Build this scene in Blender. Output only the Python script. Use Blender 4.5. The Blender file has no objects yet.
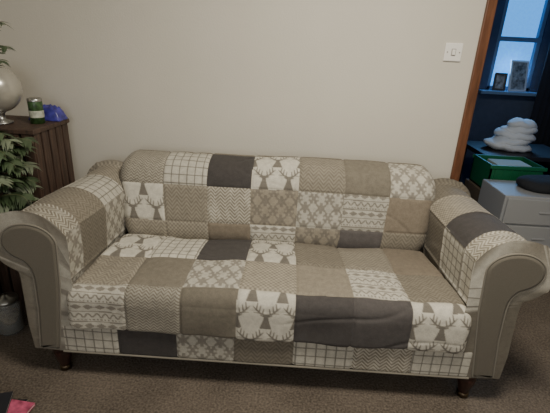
import bpy, bmesh, math, random
import numpy as np
from mathutils import Vector, Matrix
random.seed(4); rng=np.random.RandomState(7)
scn=bpy.context.scene; COL=scn.collection

# ------------------------------------------------------------------ materials
def nt(name):
    m=bpy.data.materials.new(name); m.use_nodes=True
    return m,m.node_tree.nodes,m.node_tree.links,m.node_tree.nodes['Principled BSDF']
def mat(name,col,rough=.6,metal=0,noise=0,nscale=20,bump=0,bscale=200,emit=None,es=0,trans=0,stretch=None,sheen=0,coat=0):
    m,N,L,b=nt(name)
    b.inputs['Base Color'].default_value=(*col,1);b.inputs['Roughness'].default_value=rough
    b.inputs['Metallic'].default_value=metal;b.inputs['Transmission Weight'].default_value=trans
    b.inputs['Sheen Weight'].default_value=sheen;b.inputs['Coat Weight'].default_value=coat
    tc=N.new('ShaderNodeTexCoord');mp=N.new('ShaderNodeMapping');L.new(tc.outputs['Object'],mp.inputs[0])
    if stretch:mp.inputs['Scale'].default_value=stretch
    if noise:
        n=N.new('ShaderNodeTexNoise');n.inputs['Scale'].default_value=nscale;n.inputs['Detail'].default_value=6
        L.new(mp.outputs[0],n.inputs['Vector'])
        r=N.new('ShaderNodeMapRange');r.inputs[3].default_value=1-noise;r.inputs[4].default_value=1+noise
        r.inputs[1].default_value=.3;r.inputs[2].default_value=.7
        L.new(n.outputs[0],r.inputs[0])
        v=N.new('ShaderNodeVectorMath');v.operation='SCALE';v.inputs[0].default_value=col
        L.new(r.outputs[0],v.inputs['Scale']);L.new(v.outputs[0],b.inputs['Base Color'])
    if bump:
        n2=N.new('ShaderNodeTexNoise');n2.inputs['Scale'].default_value=bscale;n2.inputs['Detail'].default_value=4
        L.new(mp.outputs[0],n2.inputs['Vector'])
        bp=N.new('ShaderNodeBump');bp.inputs['Strength'].default_value=bump;bp.inputs['Distance'].default_value=.01
        L.new(n2.outputs[0],bp.inputs['Height']);L.new(bp.outputs[0],b.inputs['Normal'])
    if emit:
        b.inputs['Emission Color'].default_value=(*emit,1);b.inputs['Emission Strength'].default_value=es
    return m
M={}
M['wall']=mat('wall_paint',(.61,.58,.505),.85,noise=.03,nscale=2.2,bump=.12,bscale=120)
M['ceil']=mat('ceiling_paint',(.8,.78,.74),.9)
M['wood']=mat('door_trim_wood',(.13,.052,.024),.4,noise=.35,nscale=12,stretch=(6,6,.6))
M['dark_leg']=mat('leg_wood',(.030,.012,.009),.3,noise=.3,nscale=30)
M['brass']=mat('caster_metal',(.12,.09,.06),.4,metal=1)
M['crate']=mat('crate_wood',(.070,.042,.030),.6,noise=.5,nscale=14,stretch=(5,5,.5),bump=.2,bscale=60)
M['crate_in']=mat('crate_inner_wood',(.02,.014,.01),.8,noise=.2)
M['plate']=mat('switch_plastic',(.85,.83,.78),.3)
M['plate2']=mat('switch_rocker_gap',(.35,.33,.3),.5)
M['screw']=mat('screw_metal',(.5,.48,.44),.35,metal=1)
M['skirt']=mat('skirting_paint',(.6,.57,.5),.5)
M['blue_wall']=mat('back_room_wall_paint',(.07,.10,.17),.8,noise=.08)
M['frame_p']=mat('window_frame_paint',(.16,.26,.40),.5)
M['pane']=mat('window_daylight_pane',(.1,.3,.5),.4,noise=.3,nscale=40,emit=(.06,.35,.95),es=1.35)
M['curtain']=mat('curtain_fabric',(.018,.022,.035),.9)
M['white_cloth']=mat('white_cloth',(.68,.72,.76),.85,bump=.3,bscale=60)
M['table']=mat('dark_table_wood',(.02,.02,.025),.5,noise=.2)
M['green']=mat('green_plastic',(.012,.13,.055),.35)
M['paper']=mat('paper_sheet',(.4,.46,.42),.8)
M['cardboard']=mat('cardboard',(.12,.09,.06),.8,noise=.1)
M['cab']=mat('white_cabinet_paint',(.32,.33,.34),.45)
M['cabk']=mat('cabinet_gap',(.05,.05,.06),.7)
M['coat']=mat('dark_coat_fabric',(.012,.014,.018),.9,bump=.4,bscale=40)
M['pot']=mat('pot_ceramic',(.10,.07,.055),.5,noise=.2)
M['soil']=mat('soil',(.03,.02,.015),.95,bump=.6,bscale=80)
M['leaf']=mat('leaf_green',(.055,.085,.040),.45,noise=.4,nscale=9)
M['leaf2']=mat('leaf_pale',(.15,.18,.12),.5,noise=.3,nscale=9)
M['stem']=mat('leaf_stem',(.12,.13,.06),.6)
M['globe']=mat('pearl_globe',(.50,.48,.42),.25,metal=.4,noise=.05,nscale=6,coat=.5)
M['can']=mat('green_tin',(.04,.09,.03),.35,noise=.6,nscale=50)
M['label']=mat('tin_label',(.45,.47,.38),.5,noise=.3,nscale=60)
M['metal']=mat('tin_metal',(.4,.4,.38),.35,metal=1)
M['bluebag']=mat('blue_foil_packet',(.055,.05,.30),.3,noise=.5,nscale=30)
M['glass']=mat('jar_glass',(.8,.82,.8),.05,trans=.85)
M['wax']=mat('jar_contents',(.30,.22,.14),.7,noise=.5,nscale=60)
M['pink']=mat('magazine_pink',(.5,.10,.18),.4,noise=.6,nscale=25)
M['black']=mat('magazine_black',(.02,.02,.025),.4)
M['pages']=mat('magazine_pages',(.6,.58,.52),.8)
M['photo']=mat('photo_print',(.25,.28,.3),.4,noise=.8,nscale=30)
M['frame_w']=mat('photo_frame_white',(.6,.65,.7),.4)
M['frame_d']=mat('photo_frame_dark',(.05,.05,.05),.4)
M['plain']=mat('taupe_upholstery',(.132,.118,.092),.9,noise=.10,nscale=300,bump=.25,bscale=500,sheen=.08)
M['welt']=mat('taupe_piping',(.19,.173,.140),.9,sheen=.1)
# carpet
m,N,L,b=nt('carpet')
tc=N.new('ShaderNodeTexCoord')
n1=N.new('ShaderNodeTexNoise');n1.inputs['Scale'].default_value=110;n1.inputs['Detail'].default_value=5;L.new(tc.outputs['Object'],n1.inputs[0])
n2=N.new('ShaderNodeTexNoise');n2.inputs['Scale'].default_value=3.5;n2.inputs['Detail'].default_value=3;L.new(tc.outputs['Object'],n2.inputs[0])
ad=N.new('ShaderNodeMath');ad.operation='MULTIPLY_ADD';ad.inputs[1].default_value=.45;L.new(n2.outputs[0],ad.inputs[0]);L.new(n1.outputs[0],ad.inputs[2])
cr=N.new('ShaderNodeValToRGB');cr.color_ramp.elements[0].position=.5;cr.color_ramp.elements[0].color=(.048,.037,.028,1)
cr.color_ramp.elements[1].position=.95;cr.color_ramp.elements[1].color=(.172,.140,.110,1)
L.new(ad.outputs[0],cr.inputs[0]);L.new(cr.outputs[0],b.inputs['Base Color']);b.inputs['Roughness'].default_value=.95
bp=N.new('ShaderNodeBump');bp.inputs['Strength'].default_value=.7;bp.inputs['Distance'].default_value=.008
L.new(n1.outputs[0],bp.inputs['Height']);L.new(bp.outputs[0],b.inputs['Normal']);M['carpet']=m
# patchwork fabric : printed colour comes from a mesh colour attribute computed below
m,N,L,b=nt('patchwork_fabric')
at=N.new('ShaderNodeAttribute');at.attribute_name='print'
tc=N.new('ShaderNodeTexCoord');n1=N.new('ShaderNodeTexNoise');n1.inputs['Scale'].default_value=420;n1.inputs['Detail'].default_value=3
L.new(tc.outputs['Object'],n1.inputs[0])
n3=N.new('ShaderNodeTexNoise');n3.inputs['Scale'].default_value=45;n3.inputs['Detail'].default_value=5
L.new(tc.outputs['Object'],n3.inputs[0])
r=N.new('ShaderNodeMapRange');r.inputs[1].default_value=.3;r.inputs[2].default_value=.7;r.inputs[3].default_value=.84;r.inputs[4].default_value=1.16
r3=N.new('ShaderNodeMapRange');r3.inputs[1].default_value=.3;r3.inputs[2].default_value=.7;r3.inputs[3].default_value=.88;r3.inputs[4].default_value=1.12
L.new(n1.outputs[0],r.inputs[0]);L.new(n3.outputs[0],r3.inputs[0])
mm=N.new('ShaderNodeMath');mm.operation='MULTIPLY';L.new(r.outputs[0],mm.inputs[0]);L.new(r3.outputs[0],mm.inputs[1])
v=N.new('ShaderNodeVectorMath');v.operation='SCALE'
L.new(at.outputs['Color'],v.inputs[0]);L.new(mm.outputs[0],v.inputs['Scale']);L.new(v.outputs[0],b.inputs['Base Color'])
b.inputs['Roughness'].default_value=.92;b.inputs['Sheen Weight'].default_value=.05
bp=N.new('ShaderNodeBump');bp.inputs['Strength'].default_value=.3;bp.inputs['Distance'].default_value=.003
L.new(n1.outputs[0],bp.inputs['Height']);L.new(bp.outputs[0],b.inputs['Normal']);M['patch']=m

# ------------------------------------------------------------------ helpers
def obj(name,me,par=None,mats=()):
    o=bpy.data.objects.new(name,me);COL.objects.link(o)
    for k in mats:me.materials.append(M[k])
    if par:o.parent=par
    return o
def empty(name):
    o=bpy.data.objects.new(name,None);COL.objects.link(o);o.empty_display_size=.1;return o
def from_bm(name,bm,par,mats,smooth=False):
    me=bpy.data.meshes.new(name);bm.normal_update();bm.to_mesh(me);bm.free()
    if smooth:
        for p in me.polygons:p.use_smooth=True
    return obj(name,me,par,mats)
def bm_box(bm,lo,hi,bev=0,mi=0,mtx=None):
    r=bmesh.ops.create_cube(bm,size=1);vs=r['verts']
    for v in vs:v.co=Vector([lo[i]+(v.co[i]+.5)*(hi[i]-lo[i]) for i in range(3)])
    fs=set(f for v in vs for f in v.link_faces)
    if bev:
        es=list(set(e for v in vs for e in v.link_edges))
        rr=bmesh.ops.bevel(bm,geom=es,offset=bev,segments=2,affect='EDGES',profile=.5)
        fs|=set(rr['faces']);fs={f for f in fs if f.is_valid}
        allv=set(v for f in fs for v in f.verts)
    else:allv=set(vs)
    for f in fs:f.material_index=mi
    if mtx:
        for v in allv:v.co=mtx@v.co
def box(name,lo,hi,k,par=None,bev=0):
    bm=bmesh.new();bm_box(bm,lo,hi,bev);return from_bm(name,bm,par,[k])
def bm_lathe(bm,prof,c=(0,0,0),n=32,mi=0):
    rings=[]
    for r,z in prof:
        if r<1e-5:rings.append([bm.verts.new((c[0],c[1],c[2]+z))])
        else:rings.append([bm.verts.new((c[0]+r*math.cos(2*math.pi*i/n),c[1]+r*math.sin(2*math.pi*i/n),c[2]+z)) for i in range(n)])
    for a,b in zip(rings,rings[1:]):
        for i in range(n):
            j=(i+1)%n
            if len(a)==1 and len(b)==1:continue
            if len(a)==1:f=bm.faces.new((a[0],b[i],b[j]))
            elif len(b)==1:f=bm.faces.new((a[i],a[j],b[0]))
            else:f=bm.faces.new((a[i],a[j],b[j],b[i]))
            f.material_index=mi;f.smooth=True
def lathe(name,prof,c,k,par=None,n=32):
    bm=bmesh.new();bm_lathe(bm,prof,c,n);bmesh.ops.recalc_face_normals(bm,faces=bm.faces);return from_bm(name,bm,par,[k],True)
def tube(name,pts,r,k,par=None,cyc=False):
    cu=bpy.data.curves.new(name,'CURVE');cu.dimensions='3D';s=cu.splines.new('POLY');s.points.add(len(pts)-1)
    for p,q in zip(s.points,pts):p.co=(*q,1)
    s.use_cyclic_u=cyc;cu.bevel_depth=r;cu.bevel_resolution=3
    o=bpy.data.objects.new(name,cu);COL.objects.link(o);cu.materials.append(M[k])
    dg=bpy.context.evaluated_depsgraph_get();me=bpy.data.meshes.new_from_object(o.evaluated_get(dg))
    bpy.data.objects.remove(o);o=obj(name,me,par)
    for p in me.polygons:p.use_smooth=True
    return o

# ------------------------------------------------------------------ printed patterns
CREAM=np.array([.50,.475,.405]);INK=np.array([.138,.123,.102]);TAUPE=np.array([.142,.126,.098]);TAN=np.array([.205,.180,.139])
CHAR=np.array([.048,.043,.041]);BEIGE=np.array([.30,.27,.215]);DTAN=np.array([.165,.137,.102])
def mix(a,b,t):return a[None,:]*(1-t[:,None])+b[None,:]*t[:,None]
def cap(x,y,a,b,r0,r1=None):
    r1=r0 if r1 is None else r1
    ax,ay=a;bx,by=b;dx,dy=bx-ax,by-ay
    t=np.clip(((x-ax)*dx+(y-ay)*dy)/(dx*dx+dy*dy),0,1)
    return np.hypot(x-ax-t*dx,y-ay-t*dy)-(r0+(r1-r0)*t)
def deer(u,v,T=.118):
    row=np.floor(v/T);uu=u+(row%2)*T*.5
    x=((uu/T)%1)-.5;y=((v/T)%1)-.5;x=np.abs(x)
    segs=[((0,-.48),(0,-.24),.20,.12),((0,-.24),(0,-.10),.10,.085),((0,-.10),(0,.02),.085,.065),((.06,-.0),(.19,.03),.045,.018),
          ((.03,.04),(.20,.11),.035,.035),((.20,.11),(.34,.25),.035,.030),((.34,.25),(.30,.46),.030,.018),
          ((.13,.08),(.09,.28),.028,.016),((.24,.15),(.20,.38),.028,.016),((.34,.25),(.45,.36),.028,.012),((.22,.12),(.41,.13),.024,.012)]
    d=np.full(x.shape,9.)
    for s in segs:d=np.minimum(d,cap(x,y,*s))
    return np.clip(.5-d/.025,0,1)
def tri(a,p):return np.abs(((a/p)%1)-.5)*2
def pattern(kind,u,v,n):
    if kind=='check':
        d=np.minimum(np.abs(((u/.040)%1)-.5),np.abs(((v/.040)%1)-.5))*.040
        return mix(CREAM,INK*.7,np.clip(1.3-d/.0026,0,.9))
    if kind=='herring':
        z=v+tri(u,.03)*.014
        t=(np.sin(2*np.pi*z/.0135)>0).astype(float)
        return mix(TAN*.8,CREAM*.8,t*.65)
    if kind=='stripe':
        z=v+tri(u,.05)*.025
        t=(np.sin(2*np.pi*z/.017)>.1).astype(float);return mix(TAN*.9,CREAM,t*.75)
    if kind=='fair':
        b=(v/.088)%1;t=np.zeros(u.shape)
        t=np.where((b>.06)&(b<.34),(np.abs(b-.20)/.14+tri(u,.046)*1.0<1.0).astype(float),t)
        t=np.where((b>.40)&(b<.46),1.,t);t=np.where((b>.5)&(b<.56),(tri(u,.015)>.5),t)
        t=np.where((b>.62)&(b<.88),(np.abs((b-.75)/.13-(tri(u,.034)*2-1))<.5),t);t=np.where((b>.93)&(b<.98),1.,t)
        return mix(CREAM*.84,INK*1.15,t.astype(float)*.85)
    if kind in('damask','damaskd'):
        a=2*np.pi*u/.078;c=2*np.pi*v/.092
        g=np.cos(a)*np.cos(c)+.55*np.cos(3*a)*np.cos(2*c)+.45*np.cos(2*a+0)*np.cos(4*c)+.35*np.cos(4*a)*np.cos(3*c)
        t=np.clip(.5+g*2.5,0,1)
        return mix(CREAM*.84,INK*1.25,t*.8) if kind=='damask' else mix(TAN*1.15,INK*.95,t*.8)
    if kind=='deer':return mix(CREAM*1.03,INK*.9,deer(u,v)*.92)
    if kind=='knob':
        t=.5+.5*np.sin(2*np.pi*u/.020)*np.sin(2*np.pi*v/.020);return mix(TAN*.72,BEIGE*1.2,t)
    if kind in('tweed','tweedt'):
        t=(np.sin(2*np.pi*(v+tri(u,.05)*.03)/.020)*.5+.5);return mix(TAUPE*.88,TAN*1.02,t) if kind=='tweed' else mix(TAN*.84,BEIGE*.96,t)
    base={'taupe':TAUPE,'tan':TAN,'char':CHAR,'beige':BEIGE,'dtan':DTAN,'chard':CHAR*1.55}[kind]
    return mix(base,base*1.18,n)

class SN:
    def __init__(s,seed,k=14,lo=4,hi=16):
        r=np.random.RandomState(seed);s.k=r.uniform(lo,hi,k)
        a=r.uniform(0,2*np.pi,k);s.d=np.stack([np.cos(a),np.sin(a)]);s.p=r.uniform(0,6.28,k)
    def __call__(s,a,b):
        o=0
        for i in range(len(s.k)):o=o+np.sin((a*s.d[0,i]+b*s.d[1,i])*s.k[i]+s.p[i])
        return o/math.sqrt(len(s.k))
def fillet(P,R,seg=10):
    P=[np.array(p,float) for p in P];out=[P[0]]
    for i in range(1,len(P)-1):
        a,b,c=P[i-1],P[i],P[i+1];r=R[i-1]
        if r<=0:out.append(b);continue
        d1=(a-b)/np.linalg.norm(a-b);d2=(c-b)/np.linalg.norm(c-b)
        l=min(r,.49*np.linalg.norm(a-b),.49*np.linalg.norm(c-b))
        p,q=b+d1*l,b+d2*l
        for k in range(seg+1):
            t=k/seg;out.append((1-t)**2*p+2*t*(1-t)*b+t*t*q)
    out.append(P[-1]);return np.array(out)
def resample(P,ds):
    d=np.r_[0,np.cumsum(np.linalg.norm(np.diff(P,axis=0),axis=1))];n=int(d[-1]/ds)+1
    s=np.linspace(0,d[-1],n);return s,np.stack([np.interp(s,d,P[:,i]) for i in range(P.shape[1])],1)
SEED=[30]
def sheet(name,par,S,W,P,sb,wb,table,disp,flip=False,caps=True,sign=1,seam=.0045,crease=0):
    """S,W surface coords in metres; P(ns,nw,3); sb/wb patch breaks; table[row][col] kinds"""
    ns,nw=len(S),len(W)
    SS=np.repeat(S[:,None],nw,1);WW=np.repeat(W[None,:],ns,0)
    dS=np.gradient(P,axis=0);dW=np.gradient(P,axis=1);Nn=np.cross(dS,dW);Nn/=np.maximum(np.linalg.norm(Nn,axis=2,keepdims=True),1e-9);Nn*=sign
    SEED[0]+=1;wob=SN(SEED[0],8,2,9)
    SSj=SS+.004*wob(SS,WW);WWj=WW+.004*wob(WW*1.1+3,SS)
    ri=np.clip(np.searchsorted(sb,SSj,side='right')-1,0,len(table)-1)
    ci=np.clip(np.searchsorted(wb,WWj,side='right')-1,0,len(table[0])-1)
    sbi=np.array(sb[1:-1]);wbi=np.array(wb[1:-1])
    dd=np.full(SS.shape,9.)
    for x in sbi:dd=np.minimum(dd,np.abs(SSj-x))
    for x in wbi:dd=np.minimum(dd,np.abs(WWj-x))
    D=disp(SS,WW)-seam*np.exp(-(dd/.007)**2)
    if crease:
        c1=SN(SEED[0]+100,10,5,16);c2=SN(SEED[0]+200,8,4,10)
        D=D-crease*np.exp(-(c1(SS*1.6,WW*.8)/.16)**2)*np.clip(c2(SS,WW)*.8+.35,0,1)
    P=P+Nn*D[...,None]
    C=np.zeros((ns,nw,3));rn=rng.rand(ns,nw)
    for i in range(len(table)):
        for j in range(len(table[0])):
            msk=(ri==i)&(ci==j)
            if not msk.any():continue
            k=table[i][j]
            ou,ov=rng.uniform(0,.05),rng.uniform(0,.05)
            if k=='deer':ov=.0;ou=.0
            vv=(sb[i+1]-SSj[msk]) if flip else (SSj[msk]-sb[i])
            C[msk]=pattern(k,WWj[msk]-wb[j]+ou,vv+ov,rn[msk])*rng.uniform(.9,1.1)
    verts=P.reshape(-1,3)
    idx=np.arange(ns*nw).reshape(ns,nw)
    q=np.stack([idx[:-1,:-1],idx[1:,:-1],idx[1:,1:],idx[:-1,1:]],-1).reshape(-1,4)
    if sign<0:q=q[:,::-1]
    faces=q.tolist()
    if caps:
        faces.append(idx[:,0].tolist());faces.append(idx[::-1,-1].tolist())
    me=bpy.data.meshes.new(name);me.from_pydata(verts.tolist(),[],faces)
    ca=me.color_attributes.new('print','FLOAT_COLOR','POINT')
    ca.data.foreach_set('color',np.concatenate([C.reshape(-1,3),np.ones((ns*nw,1))],1).astype(np.float32).ravel())
    me.polygons.foreach_set('use_smooth',[True]*len(q)+[False]*(len(faces)-len(q)))
    me.update();return obj(name,me,par,['patch'])
def endround(w,lo,hi,r):
    d=np.minimum(w-lo,hi-w);t=np.clip(1-d/r,0,1);return -(r-np.sqrt(np.maximum(r*r-(t*r)**2,0)))

# ------------------------------------------------------------------ SOFA
sofa=empty('sofa')
ds=.0034
ZR=.130
# --- backrest
path=fillet([(-.36,.36),(-.392,.47),(-.285,.818),(-.10,.838),(-.075,.70),(-.075,.12)],[.03,.10,.075,.05],12)
S,pp=resample(path,ds)
hw=.80;W=np.linspace(-hw,hw,int(2*hw/ds))
P=np.zeros((len(S),len(W),3));P[...,0]=W[None,:];P[...,1]=pp[:,0:1];P[...,2]=pp[:,1:2]
zz=P[...,2];P[...,0]*=1-.05*np.clip((.72-zz)/.3,0,1)
sz=lambda z:S[np.argmin(np.abs(pp[:len(pp)//2,1]-z))]
s1,s2=sz(.535),sz(.705)
sb=[0,s1,s2,s2+.235,S[-1]+.01];wb=np.linspace(-.79,.79,8);wb[0]=-.9;wb[-1]=.9;wb=wb.tolist()
T=[['tweedt','knob','dtan','fair','damaskd','chard','tweed'],
   ['deer','tweedt','stripe','damaskd','damask','fair','dtan'],
   ['herring','check','char','deer','tweedt','taupe','damask'],
   ['taupe']*7]
nz=SN(1,16,4,18);nz2=SN(2,16,10,40)
def dback(s,w):
    pil=.010*np.sin(np.clip((s-.1)/.42,0,1)*np.pi)
    return pil+.005*nz(s,w)+.0018*nz2(s,w)+endround(w,-hw,hw,.075)
sheet('backrest',sofa,S,W,P,sb,wb,T,dback,flip=False,sign=-1,crease=.004)
# --- seat cushion
path=fillet([(-.33,.40),(-.38,.452),(-.66,.462),(-.912,.452),(-.912,.262),(-.86,.258)],[.03,.2,.075,.02],12)
S,pp=resample(path,ds);hw=.805;W=np.linspace(-hw,hw,int(2*hw/ds))
P=np.zeros((len(S),len(W),3));P[...,0]=W[None,:];P[...,1]=pp[:,0:1];P[...,2]=pp[:,1:2]
P[...,0]*=1-.055*np.clip((P[...,1]+.88)/.48,0,1)
sy=lambda y:S[np.argmin(np.abs(pp[:,0]-y)+(pp[:,1]<.4)*9)]
sb=[0,sy(-.635),sy(-.845),S[-1]+.01];wb=np.linspace(-.80,.80,8);wb[0]=-.9;wb[-1]=.9;wb=wb.tolist()
T=[['deer','check','char','deer','tweed','tweedt','dtan'],
   ['tweedt','taupe','damask','knob','tan','fair','tweed'],
   ['fair','herring','taupe','deer','char','chard','deer']]
nz=SN(3,16,4,16);nz3=SN(5,16,14,45)
def dseat(s,w):
    top=np.clip((s-.05)/.1,0,1)*np.clip((.62-s)/.06,0,1)
    return .014*top*np.cos(w/hw*1.4)+.0055*nz(s,w)+.0022*nz3(s,w)+endround(w,-hw,hw,.035)
sheet('seat_cushion',sofa,S,W,P,sb,wb,T,dseat,flip=True,sign=1,crease=.004,seam=.0055)
# --- front rail
path=fillet([(-.80,.27),(-.888,.27),(-.888,ZR),(-.80,ZR)],[.015,.015],6)
S,pp=resample(path,ds);hw=.848;W=np.linspace(-hw,hw,int(2*hw/ds))
P=np.zeros((len(S),len(W),3));P[...,0]=W[None,:];P[...,1]=pp[:,0:1];P[...,2]=pp[:,1:2]
wb=np.linspace(-.848,.848,8);wb[0]=-.9;wb[-1]=.9
T=[['check','char','damask','tweed','check','stripe','check']]
nr=SN(8,12,6,20)
sheet('front_rail',sofa,S,W,P,[0,S[-1]+.01],wb.tolist(),T,lambda s,w:.002*nr(s,w)+endround(w,-hw,hw,.012),sign=1)
tube('rail_welt',[(-.85,-.888,ZR),(.85,-.888,ZR)],.0045,'welt',sofa)
box('seat_frame',(-.83,-.87,ZR+.003),(.83,-.09,.36),'plain',sofa)
# --- arms
def arm(side,T,wb,pname):
    prof=[(.842,ZR),(.797,.45),(.787,.60)]
    cx,cz,rx,rz=.917,.632,.132,.104
    for a in np.linspace(178,-70,40):
        prof.append((cx+rx*math.cos(math.radians(a)),cz+rz*math.sin(math.radians(a))))
    prof+= [(.948,.512),(.944,.47),(.960,ZR)]
    pr=np.array(prof)
    S,pp=resample(pr,ds)
    k=7;pad=np.vstack([pp[:1]]*(k//2)+[pp]+[pp[-1:]]*(k//2));pp=np.stack([np.convolve(pad[:,i],np.ones(k)/k,'valid') for i in (0,1)],1)
    y0,y1=-.885,-.15;W=np.linspace(y0,y1,int((y1-y0)/ds))
    P=np.zeros((len(S),len(W),3))
    toe=(W[None,:]-y0)/(y1-y0)
    P[...,0]=side*(pp[:,0:1]-.04*toe);P[...,1]=W[None,:];P[...,2]=pp[:,1:2]
    iu=np.argmax(pp[:,1]);si=S[iu]
    sb=[0,si-.36,si-.155,si+.075,si+.245,S[-1]+.01]
    an=SN(20+side,14,5,20)
    fade=lambda s:np.clip((S[-1]-s)/.12,0,1)
    def d(s,w):return .003*an(s,w)*np.clip((y1-w)/.2,.3,1)+.005*np.sin(np.clip(s/si,0,1)*np.pi)+endround(w,y0,y1,.030)*(.5+.5*fade(s))
    sheet('arm_cover_'+pname,sofa,S,W,P,sb,wb,T,d,sign=(1 if side<0 else -1),crease=.002)
    bm=bmesh.new()
    step=pp[::3];n=len(step)
    tan=np.roll(step,-1,0)-np.roll(step,1,0);tan/=np.linalg.norm(tan,axis=1,keepdims=True)
    nor=np.stack([tan[:,1],-tan[:,0]],1)
    sarr=S[::3];g=(.010+.013*np.clip((S[-1]-sarr)/.2,0,1))[:,None]
    ins=step+nor*g;ins[0]=step[0]+[.023,.006];ins[-1]=step[-1]+[-.010,.006]
    ins2=ins+nor*.014;ins2[0]=ins[0]+[.014,.012];ins2[-1]=ins[-1]+[-.014,.012]
    v2=[bm.verts.new((side*p[0],y0-.009,p[1])) for p in ins2]
    vs=[bm.verts.new((side*p[0],y0-.002,p[1])) for p in ins];vb=[bm.verts.new((side*p[0],y0+.02,p[1])) for p in ins]
    f0=bm.faces.new(v2)
    for i in range(n):
        j=(i+1)%n
        f=bm.faces.new((v2[i],v2[j],vs[j],vs[i]));f.smooth=True
        bm.faces.new((vs[i],vs[j],vb[j],vb[i]))
    bmesh.ops.recalc_face_normals(bm,faces=bm.faces)
    from_bm('arm_front_panel_'+pname,bm,sofa,['plain'])
    tube('arm_piping_'+pname,[(side*p[0],y0-.002,p[1]) for p in ins],.0035,'welt',sofa,True)
wb=[-.95,-.745,-.545,-.335,0]
arm(-1,[['damask','tan','deer','tan'],['damask','tweed','damask','fair'],['stripe','tweed','check','knob'],['stripe','check','fair','knob'],['taupe']*4],wb,'left')
arm(1,[['taupe','damask','tan','fair'],['check','check','tweed','fair'],['stripe','char','knob','tweed'],['stripe','stripe','damask','tweed'],['taupe']*4],wb,'right')
# legs
for i,(x,y) in enumerate([(-.880,-.845),(.866,-.845),(-.86,-.19),(.86,-.19)]):
    bm=bmesh.new()
    bm_lathe(bm,[(0,ZR+.004),(.038,ZR+.004),(.040,.122),(.033,.114),(.039,.104),(.038,.088),(.027,.050),(.021,.022)],(x,y,0),20,0)
    bm_lathe(bm,[(.021,.024),(.025,.021),(.025,.002),(.019,0),(0,0)],(x,y,0),20,1)
    bmesh.ops.recalc_face_normals(bm,faces=bm.faces)
    from_bm('leg_%d'%(i+1),bm,sofa,['dark_leg','brass'],True)

# ------------------------------------------------------------------ ROOM
XL,XR,YF,ZC=-2.3,2.6,-4.2,2.4;DL,DR,DH=.985,1.80,2.02
box('floor',(XL-.1,YF-.1,-.1),(3.4,2.2,0),'carpet')
def wallobj(name,boxes,k):
    bm=bmesh.new()
    for lo,hi in boxes:bm_box(bm,lo,hi)
    return from_bm(name,bm,None,[k])
wallobj('wall_back',[((XL-.1,0,0),(DL,.10,ZC)),((DR,0,0),(3.4,.10,ZC)),((DL,0,DH),(DR,.10,ZC))],'wall')
wallobj('wall_left',[((XL-.1,YF,0),(XL,0,ZC))],'wall')
wallobj('wall_right',[((XR,YF,0),(XR+.1,0,ZC))],'wall')
wallobj('wall_front',[((XL-.1,YF-.1,0),(-1.2,YF,ZC)),((1.2,YF-.1,0),(XR+.1,YF,ZC)),((-1.2,YF-.1,0),(1.2,YF,.8)),((-1.2,YF-.1,2.15),(1.2,YF,ZC))],'wall')
w1=empty('window_1')
bm=bmesh.new()
for lo,hi in [((-1.2,YF-.08,.8),(1.2,YF-.03,.86)),((-1.2,YF-.08,2.09),(1.2,YF-.03,2.15)),((-1.2,YF-.08,.86),(-1.14,YF-.03,2.09)),((1.14,YF-.08,.86),(1.2,YF-.03,2.09)),((-.03,YF-.08,.86),(.03,YF-.03,2.09))]:bm_box(bm,lo,hi,.006)
from_bm('frame',bm,w1,['ceil'])
box('ceiling',(XL-.1,YF-.1,ZC),(3.4,2.2,ZC+.1),'ceil')
box('baseboard_back',(XL,-.015,0),(.955,0,.12),'skirt')
# door trim + lining
t=empty('door_1')
bm=bmesh.new()
bm_box(bm,(.958,-.020,0),(1.006,-.0005,DH+.055),.005);bm_box(bm,(DR-.02,-.020,0),(DR+.03,-.0005,DH+.055),.005);bm_box(bm,(1.006,-.020,DH-.006),(DR-.02,-.0005,DH+.055),.005)
from_bm('architrave',bm,t,['wood'])
bm=bmesh.new()
bm_box(bm,(DL+.0005,-.0005,0),(DL+.022,.115,DH-.001),.002);bm_box(bm,(DR-.022,-.0005,0),(DR-.0005,.115,DH-.001),.002);bm_box(bm,(DL+.022,-.0005,DH-.022),(DR-.022,.115,DH-.001),.002)
from_bm('lining',bm,t,['wood'])
# light switch
sw=empty('light_switch');sx,sz_=.846,1.38
bm=bmesh.new();bm_box(bm,(sx-.043,-.009,sz_-.043),(sx+.043,-.0005,sz_+.043),.004);from_bm('plate',bm,sw,['plate'])
bm=bmesh.new();bm_box(bm,(sx-.0075,-.016,sz_-.013),(sx+.0075,-.008,sz_+.013),.002,mtx=None);from_bm('rocker',bm,sw,['plate'])
box('rocker_surround',(sx-.011,-.0102,sz_-.017),(sx+.011,-.0085,sz_+.017),'plate2',sw)
for i,dx in enumerate((-.030,.030)):
    bm=bmesh.new();bmesh.ops.create_cone(bm,cap_ends=True,segments=14,radius1=.0035,radius2=.003,depth=.002,matrix=Matrix.Translation((sx+dx,-.0098,sz_))@Matrix.Rotation(math.pi/2,4,'X'));from_bm('screw_%d'%(i+1),bm,sw,['screw'])

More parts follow.
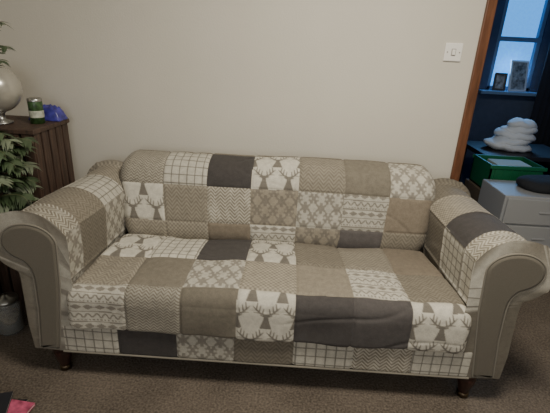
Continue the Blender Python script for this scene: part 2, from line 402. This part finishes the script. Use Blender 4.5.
# ------------------------------------------------------------------ BACK ROOM
WY=2.0;wx0,wx1,wz0,wz1=1.93,2.34,1.05,2.05
wallobj('wall_back_room_far',[((.3,WY,0),(wx0,WY+.1,ZC)),((wx1,WY,0),(3.3,WY+.1,ZC)),((wx0,WY,0),(wx1,WY+.1,wz0)),((wx0,WY,wz1),(wx1,WY+.1,ZC))],'blue_wall')
wallobj('wall_back_room_left',[((.3,.1,0),(.4,WY,ZC))],'blue_wall')
wallobj('wall_back_room_right',[((3.3,.1,0),(3.4,WY+.1,ZC))],'blue_wall')
wallobj('wall_back_room_near',[((.4,.1005,0),(DL-.03,.112,ZC)),((DR+.03,.1005,0),(3.3,.112,ZC))],'blue_wall')
w2=empty('window_2')
bm=bmesh.new();f=.035
for lo,hi in [((wx0,WY+.01,wz0),(wx1,WY+.06,wz0+f)),((wx0,WY+.01,wz1-f),(wx1,WY+.06,wz1)),((wx0,WY+.01,wz0),(wx0+f,WY+.06,wz1)),((wx1-f,WY+.01,wz0),(wx1,WY+.06,wz1)),((wx0,WY+.005,1.49),(wx1,WY+.06,1.53))]:bm_box(bm,lo,hi,.004)
bm_box(bm,(wx0-.1,WY-.14,wz0-.03),(wx1+.1,WY-.001,wz0),.004)
from_bm('frame_and_sill',bm,w2,['frame_p'])
box('pane',(wx0+.01,WY+.065,wz0+.01),(wx1-.01,WY+.072,wz1-.01),'pane',w2)
# curtain right of window
bm=bmesh.new();n=60;vs=[]
for i in range(n+1):
    x=2.33+i/n*.55;y=WY-.17+.022*math.sin(i*1.05);vs.append((bm.verts.new((x,y,.001)),bm.verts.new((x,y,2.2))))
for a,b_ in zip(vs,vs[1:]):bm.faces.new((a[0],b_[0],b_[1],a[1]))
c=from_bm('curtain',bm,None,['curtain'],True)
sm=c.modifiers.new('s','SOLIDIFY');sm.thickness=.004
# picture frames on sill
def pframe(x,y,z,w,h,lean,rz,km):
    e=empty('photo_frame');bm=bmesh.new();b_=.018
    mt=Matrix.Translation((x,y,z))@Matrix.Rotation(rz,4,'Z')@Matrix.Rotation(lean,4,'X')
    for lo,hi in [((-w/2,-.008,0),(w/2,.008,b_)),((-w/2,-.008,h-b_),(w/2,.008,h)),((-w/2,-.008,b_),(-w/2+b_,.008,h-b_)),((w/2-b_,-.008,b_),(w/2,.008,h-b_))]:bm_box(bm,lo,hi,0,0,mt)
    from_bm('border',bm,e,[km]);bm=bmesh.new();bm_box(bm,(-w/2+b_,-.003,b_),(w/2-b_,.003,h-b_),0,0,mt);from_bm('print',bm,e,['photo'])
pframe(2.18,WY-.085,wz0+.002,.19,.28,-.18,.25,'frame_w')
pframe(2.01,WY-.08,wz0+.002,.11,.16,-.18,-.2,'frame_d')
# dark table with white laundry
tb=empty('side_table');bm=bmesh.new();bm_box(bm,(1.60,1.02,.60),(2.35,1.55,.635),.004)
for x in(1.63,2.30):
    for y in(1.05,1.50):bm_box(bm,(x-.02,y-.02,0),(x+.02,y+.02,.60))
from_bm('top_and_legs',bm,tb,['table'])
bm=bmesh.new()
for k in range(5):
    w=.20-.018*k;d=.14-.012*k;h=.065
    cx,cy=1.88+.02*k,1.26;z0=.637+k*.044
    bmesh.ops.create_uvsphere(bm,u_segments=28,v_segments=12,radius=1,matrix=Matrix.Translation((cx,cy,z0+h*.5))@Matrix.Rotation(.25*math.sin(k*2),4,'Z')@Matrix.Rotation(.10*math.cos(k*3),4,'Y')@Matrix.Diagonal((w,d,h*.75,1)))
for v in bm.verts:
    v.co.z=max(.6365,v.co.z+.006*math.sin(v.co.x*60)+.004*math.sin(v.co.y*70+v.co.x*30))
from_bm('white_laundry_pile',bm,None,['white_cloth'],True)
# cardboard box + green crate
box('cardboard_box',(1.45,.58,0),(1.85,.92,.46),'cardboard',None,.004)
g=empty('green_plastic_crate');bm=bmesh.new()
x0,x1,y0,y1,z0,z1=1.47,1.84,.60,.90,.462,.66
bm_box(bm,(x0,y0,z0),(x1,y1,z0+.01));
for (a,b_,c_,d_) in((x0,y0,x1,y0+.01),(x0,y1-.01,x1,y1),(x0,y0,x0+.01,y1),(x1-.01,y0,x1,y1)):
    bm_box(bm,(a,b_,z0),(c_,d_,z1))
bm_box(bm,(x0-.01,y0-.01,z1-.025),(x1+.01,y0+.002,z1),.003);bm_box(bm,(x0-.01,y1-.002,z1-.025),(x1+.01,y1+.01,z1),.003)
for k in range(6):bm_box(bm,(x0+.03+k*.057,y0-.005,z0+.02),(x0+.045+k*.057,y0+.001,z1-.03))
from_bm('body',bm,g,['green'])
bm=bmesh.new();bm_box(bm,(x0+.08,y0+.08,z1-.06),(x1-.05,y1-.05,z1-.015),.002,0);from_bm('papers',bm,g,['paper'])
# cabinet (drawers) near the doorway
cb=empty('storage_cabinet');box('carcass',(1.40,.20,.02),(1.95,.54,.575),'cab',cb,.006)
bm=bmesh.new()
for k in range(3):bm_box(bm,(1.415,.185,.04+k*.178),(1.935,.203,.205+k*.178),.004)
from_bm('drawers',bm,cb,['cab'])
bm=bmesh.new()
for k in range(3):bm_box(bm,(1.62,.178,.118+k*.178),(1.70,.186,.128+k*.178),.002)
from_bm('handles',bm,cb,['cab'])
box('plinth',(1.41,.21,0),(1.94,.53,.02),'cabk',cb)
bm=bmesh.new();bmesh.ops.create_uvsphere(bm,u_segments=40,v_segments=20,radius=1,matrix=Matrix.Translation((1.73,.38,.60))@Matrix.Diagonal((.18,.13,.065,1)))
cn=SN(44,12,10,30)
for v in bm.verts:
    v.co.z+=.015*float(cn(v.co.x,v.co.y));v.co.z=max(v.co.z,.578)
from_bm('folded_dark_coat',bm,None,['coat'],True)

# ------------------------------------------------------------------ LEFT CORNER
cx0,cx1,cy0,cy1,cz=-1.60,-1.145,-.385,-.06,.955
cr_=empty('slatted_wooden_cabinet')
bm=bmesh.new();bm_box(bm,(cx0+.02,cy0+.02,.02),(cx1-.014,cy1-.02,cz-.03));from_bm('inner_case',bm,cr_,['crate_in'])
bm=bmesh.new()
n=5;wd=(cy1-cy0)/n
for k in range(n):bm_box(bm,(cx1-.014,cy0+k*wd+.007,.0),(cx1,cy0+(k+1)*wd-.007,cz-.02),.002);
n=7;wd=(cx1-cx0)/n
for k in range(n):bm_box(bm,(cx0+k*wd+.007,cy0,.0),(cx0+(k+1)*wd-.007,cy0+.016,cz-.02),.002)
from_bm('slats',bm,cr_,['crate'])
box('top',(cx0-.005,cy0-.005,cz-.022),(cx1+.008,cy1+.004,cz),'crate',cr_,.003)
# globe
GX,GY=-1.362,-.27
gl=empty('pearl_globe_ornament');bm=bmesh.new()
bmesh.ops.create_uvsphere(bm,u_segments=48,v_segments=28,radius=.112,matrix=Matrix.Translation((GX,GY,cz+.165)));from_bm('ball',bm,gl,['globe'],True)
lathe('stand',[(0,.0),(.05,.0),(.05,.008),(.02,.02),(.018,.045),(.035,.065),(0,.065)],(GX,GY,cz+.0005),'metal',gl)
# tin
tn=empty('green_tin');lathe('body',[(0,0),(.033,0),(.033,.105),(.031,.11)],(-1.212,-.22,cz+.0005),'can',tn)
lathe('label_band',[(.0335,.03),(.0338,.032),(.0338,.062),(.0335,.064)],(-1.212,-.22,cz+.0005),'label',tn)
lathe('lid',[(.034,.108),(.034,.12),(.03,.123),(0,.123)],(-1.212,-.22,cz+.0005),'metal',tn)
# packet
bm=bmesh.new();bmesh.ops.create_grid(bm,x_segments=26,y_segments=18,size=1)
pn=SN(9,14,8,26)
for v in bm.verts:
    x,y=v.co.x,v.co.y;e=max(0,1-abs(x)**4)*max(0,1-abs(y)**4)
    v.co=Vector((x*.080,y*.045,.004+.066*e**.6+.007*e*float(pn(x*1.2,y*1.2))))
r=bmesh.ops.extrude_face_region(bm,geom=bm.faces[:])
for g_ in r['geom']:
    if isinstance(g_,bmesh.types.BMVert):g_.co.z=0
bmesh.ops.recalc_face_normals(bm,faces=bm.faces)
bmesh.ops.transform(bm,matrix=Matrix.Translation((-1.215,-.118,cz+.001)),verts=bm.verts)
from_bm('blue_snack_packet',bm,None,['bluebag'],True)
# palm plant
pl=empty('potted_palm');px,py=-1.44,-.56
lathe('pot',[(0,0),(.08,0),(.09,.01),(.105,.26),(.11,.27),(.10,.275),(.095,.25),(0,.245)],(px-.04,py,0),'pot',pl)
lathe('soil',[(.095,.252),(.05,.262),(0,.265)],(px-.04,py,0),'soil',pl)
def frond(bm,base,az,h,reach,mi,nl=20,ll=.15,t0=.38):
    pts=[];n=24
    for i in range(n+1):
        t=i/n;r=reach*(t**1.7);z=h*(1-(1-t)**1.6)-.30*reach*t**4
        pts.append(Vector((base[0]+r*math.cos(az),base[1]+r*math.sin(az),base[2]+z)))
    for i in range(n):
        a,b_=pts[i],pts[i+1];w=.0035*(1-i/n)+.0012;s=Vector((-math.sin(az),math.cos(az),0))*w;u=Vector((0,0,w))
        q=[bm.verts.new(p) for p in(a-s,a+u,a+s,b_-s,b_+u,b_+s)]
        for f_ in((0,1,4,3),(1,2,5,4),(2,0,3,5)):
            ff=bm.faces.new([q[k] for k in f_]);ff.material_index=2
    for i in range(nl):
        t=t0+(.98-t0)*i/nl;k=t*n;j=int(k);p=pts[j].lerp(pts[min(j+1,n)],k-j);tg=(pts[min(j+1,n)]-pts[j]).normalized()
        for sd in(-1,1):
            side=Vector((-math.sin(az),math.cos(az),0))*sd
            L_=ll*(1-.6*abs(t-.6)/.4)*random.uniform(.85,1.1);dr=(side*.75+tg*.75+Vector((0,0,random.uniform(-.1,.25)))).normalized()
            nn=dr.cross(tg).normalized();wv=dr.cross(nn).normalized()
            pr=None
            for q_ in range(6):
                tt=q_/5;c_=p+dr*L_*tt+Vector((0,0,-.35*L_*tt*tt));w=.0105*math.sin(math.pi*(.12+.88*tt)**.8)+.0006
                cur=(bm.verts.new(c_-wv*w),bm.verts.new(c_+wv*w))
                if pr:
                    ff=bm.faces.new((pr[0],pr[1],cur[1],cur[0]));ff.material_index=mi;ff.smooth=True
                pr=cur
bm=bmesh.new()
fl=[(-.15,.62,.34,0),(.0,.78,.34,1),(.2,.66,.38,1),(-.8,.55,.40,0),(-.25,.95,.26,0),(-1.2,.75,.35,1),(-1.7,.6,.4,0),(-2.3,.8,.35,0),(-2.9,.9,.3,1),(-.05,.5,.32,1),(-.6,.85,.33,0),(.1,.45,.36,0),(-.05,.70,.35,0),(-1.0,.80,.25,0),(-.1,.82,.33,0),(.15,.74,.36,0),(.2,.56,.36,1),(-.65,.72,.38,0),(-.15,.40,.30,0),(.25,.58,.36,0),(.05,.66,.34,0)]
for k in range(16):fl.append((random.uniform(-.4,.3),random.uniform(.42,.80),random.uniform(.30,.42),random.choice((0,0,1))))
for az,h,re,mi in fl:
    frond(bm,(px-.04+.03*math.cos(az),py+.03*math.sin(az),.25),az,h,re,mi)
for az,h,re,mi in [(.06,1.19,.44,0),(.17,1.27,.40,1),(-.08,1.14,.46,0)]:
    frond(bm,(px-.04,py,.25),az,h,re,mi,nl=12,ll=.12,t0=.68)
for v in bm.verts:
    if v.co.x>-1.15:v.co.x=-1.15+(.09*(1-math.exp(-(v.co.x+1.15)/.09)))
    if v.co.y>-.45:v.co.y=-.45+(.055*(1-math.exp(-(v.co.y+.45)/.055)))
from_bm('fronds',bm,pl,['leaf','leaf2','stem'])
# glass candle jar on the floor
jr=empty('glass_candle_jar');jx,jy=-1.265,-.625
lathe('glass',[(0,.002),(.050,.002),(.055,.01),(.055,.145),(.048,.160),(.048,.17),(.045,.17),(.045,.16),(.051,.145),(.051,.012),(0,.008)],(jx,jy,0),'glass',jr)
lathe('wax',[(0,.010),(.049,.012),(.050,.095),(0,.098)],(jx,jy,0),'wax',jr)
lathe('lid',[(0,.171),(.052,.171),(.054,.177),(.052,.187),(.02,.193),(.012,.205),(0,.209)],(jx,jy,0),'metal',jr)
# magazines on floor
mg=empty('magazine_stack')
for i,(rz,k,sx_) in enumerate([(.15,'black',0),(-.1,'pink',.01),(.35,'black',-.03)]):
    bm=bmesh.new();mt=Matrix.Translation((-1.02+sx_,-1.20,.0005+i*.011))@Matrix.Rotation(rz,4,'Z')
    bm_box(bm,(-.105,-.145,.0015),(.105,.145,.0085),0,1,mt);bm_box(bm,(-.107,-.147,.0),(.107,.147,.0015),0,0,mt);bm_box(bm,(-.107,-.147,.0085),(.107,.147,.0105),0,0,mt)
    from_bm('magazine_%d'%(i+1),bm,mg,[k,'pages'])

# ------------------------------------------------------------------ LIGHT
def area(name,loc,rot,sx,sy,pw,col):
    l=bpy.data.lights.new(name,'AREA');l.shape='RECTANGLE';l.size=sx;l.size_y=sy;l.energy=pw;l.color=col
    o=bpy.data.objects.new(name,l);COL.objects.link(o);o.location=loc;o.rotation_euler=rot;return o
area('window_daylight',(0,YF+.03,1.48),(math.radians(90),0,0),2.2,1.2,22,(1,.97,.91))
area('ceiling_light',(.4,-1.35,2.36),(0,0,0),.45,.45,48,(1,.92,.78))
area('back_room_daylight',(2.135,WY-.02,1.6),(math.radians(-90),0,0),.38,.8,14,(.18,.5,1))
w=bpy.data.worlds.new('world');scn.world=w;w.use_nodes=True;w.node_tree.nodes['Background'].inputs[0].default_value=(.5,.65,.9,1);w.node_tree.nodes['Background'].inputs[1].default_value=.6

# ------------------------------------------------------------------ CAMERA
X,H,D,p,yaw,rho,f=.051,1.39,2.272,*[math.radians(a) for a in(21.545,1.496,2.797)],417.66
F=Vector((-math.sin(yaw)*math.cos(p),math.cos(yaw)*math.cos(p),-math.sin(p)))
r0=Vector((math.cos(yaw),math.sin(yaw),0));u0=r0.cross(F)
r=math.cos(rho)*r0+math.sin(rho)*u0;u=-math.sin(rho)*r0+math.cos(rho)*u0
mw=Matrix(((r.x,u.x,-F.x,X),(r.y,u.y,-F.y,-D),(r.z,u.z,-F.z,H),(0,0,0,1)))
cd=bpy.data.cameras.new('camera');cd.sensor_width=36;cd.lens=f/550*36;cd.clip_start=.05
co=bpy.data.objects.new('camera',cd);COL.objects.link(co);co.matrix_world=mw;scn.camera=co
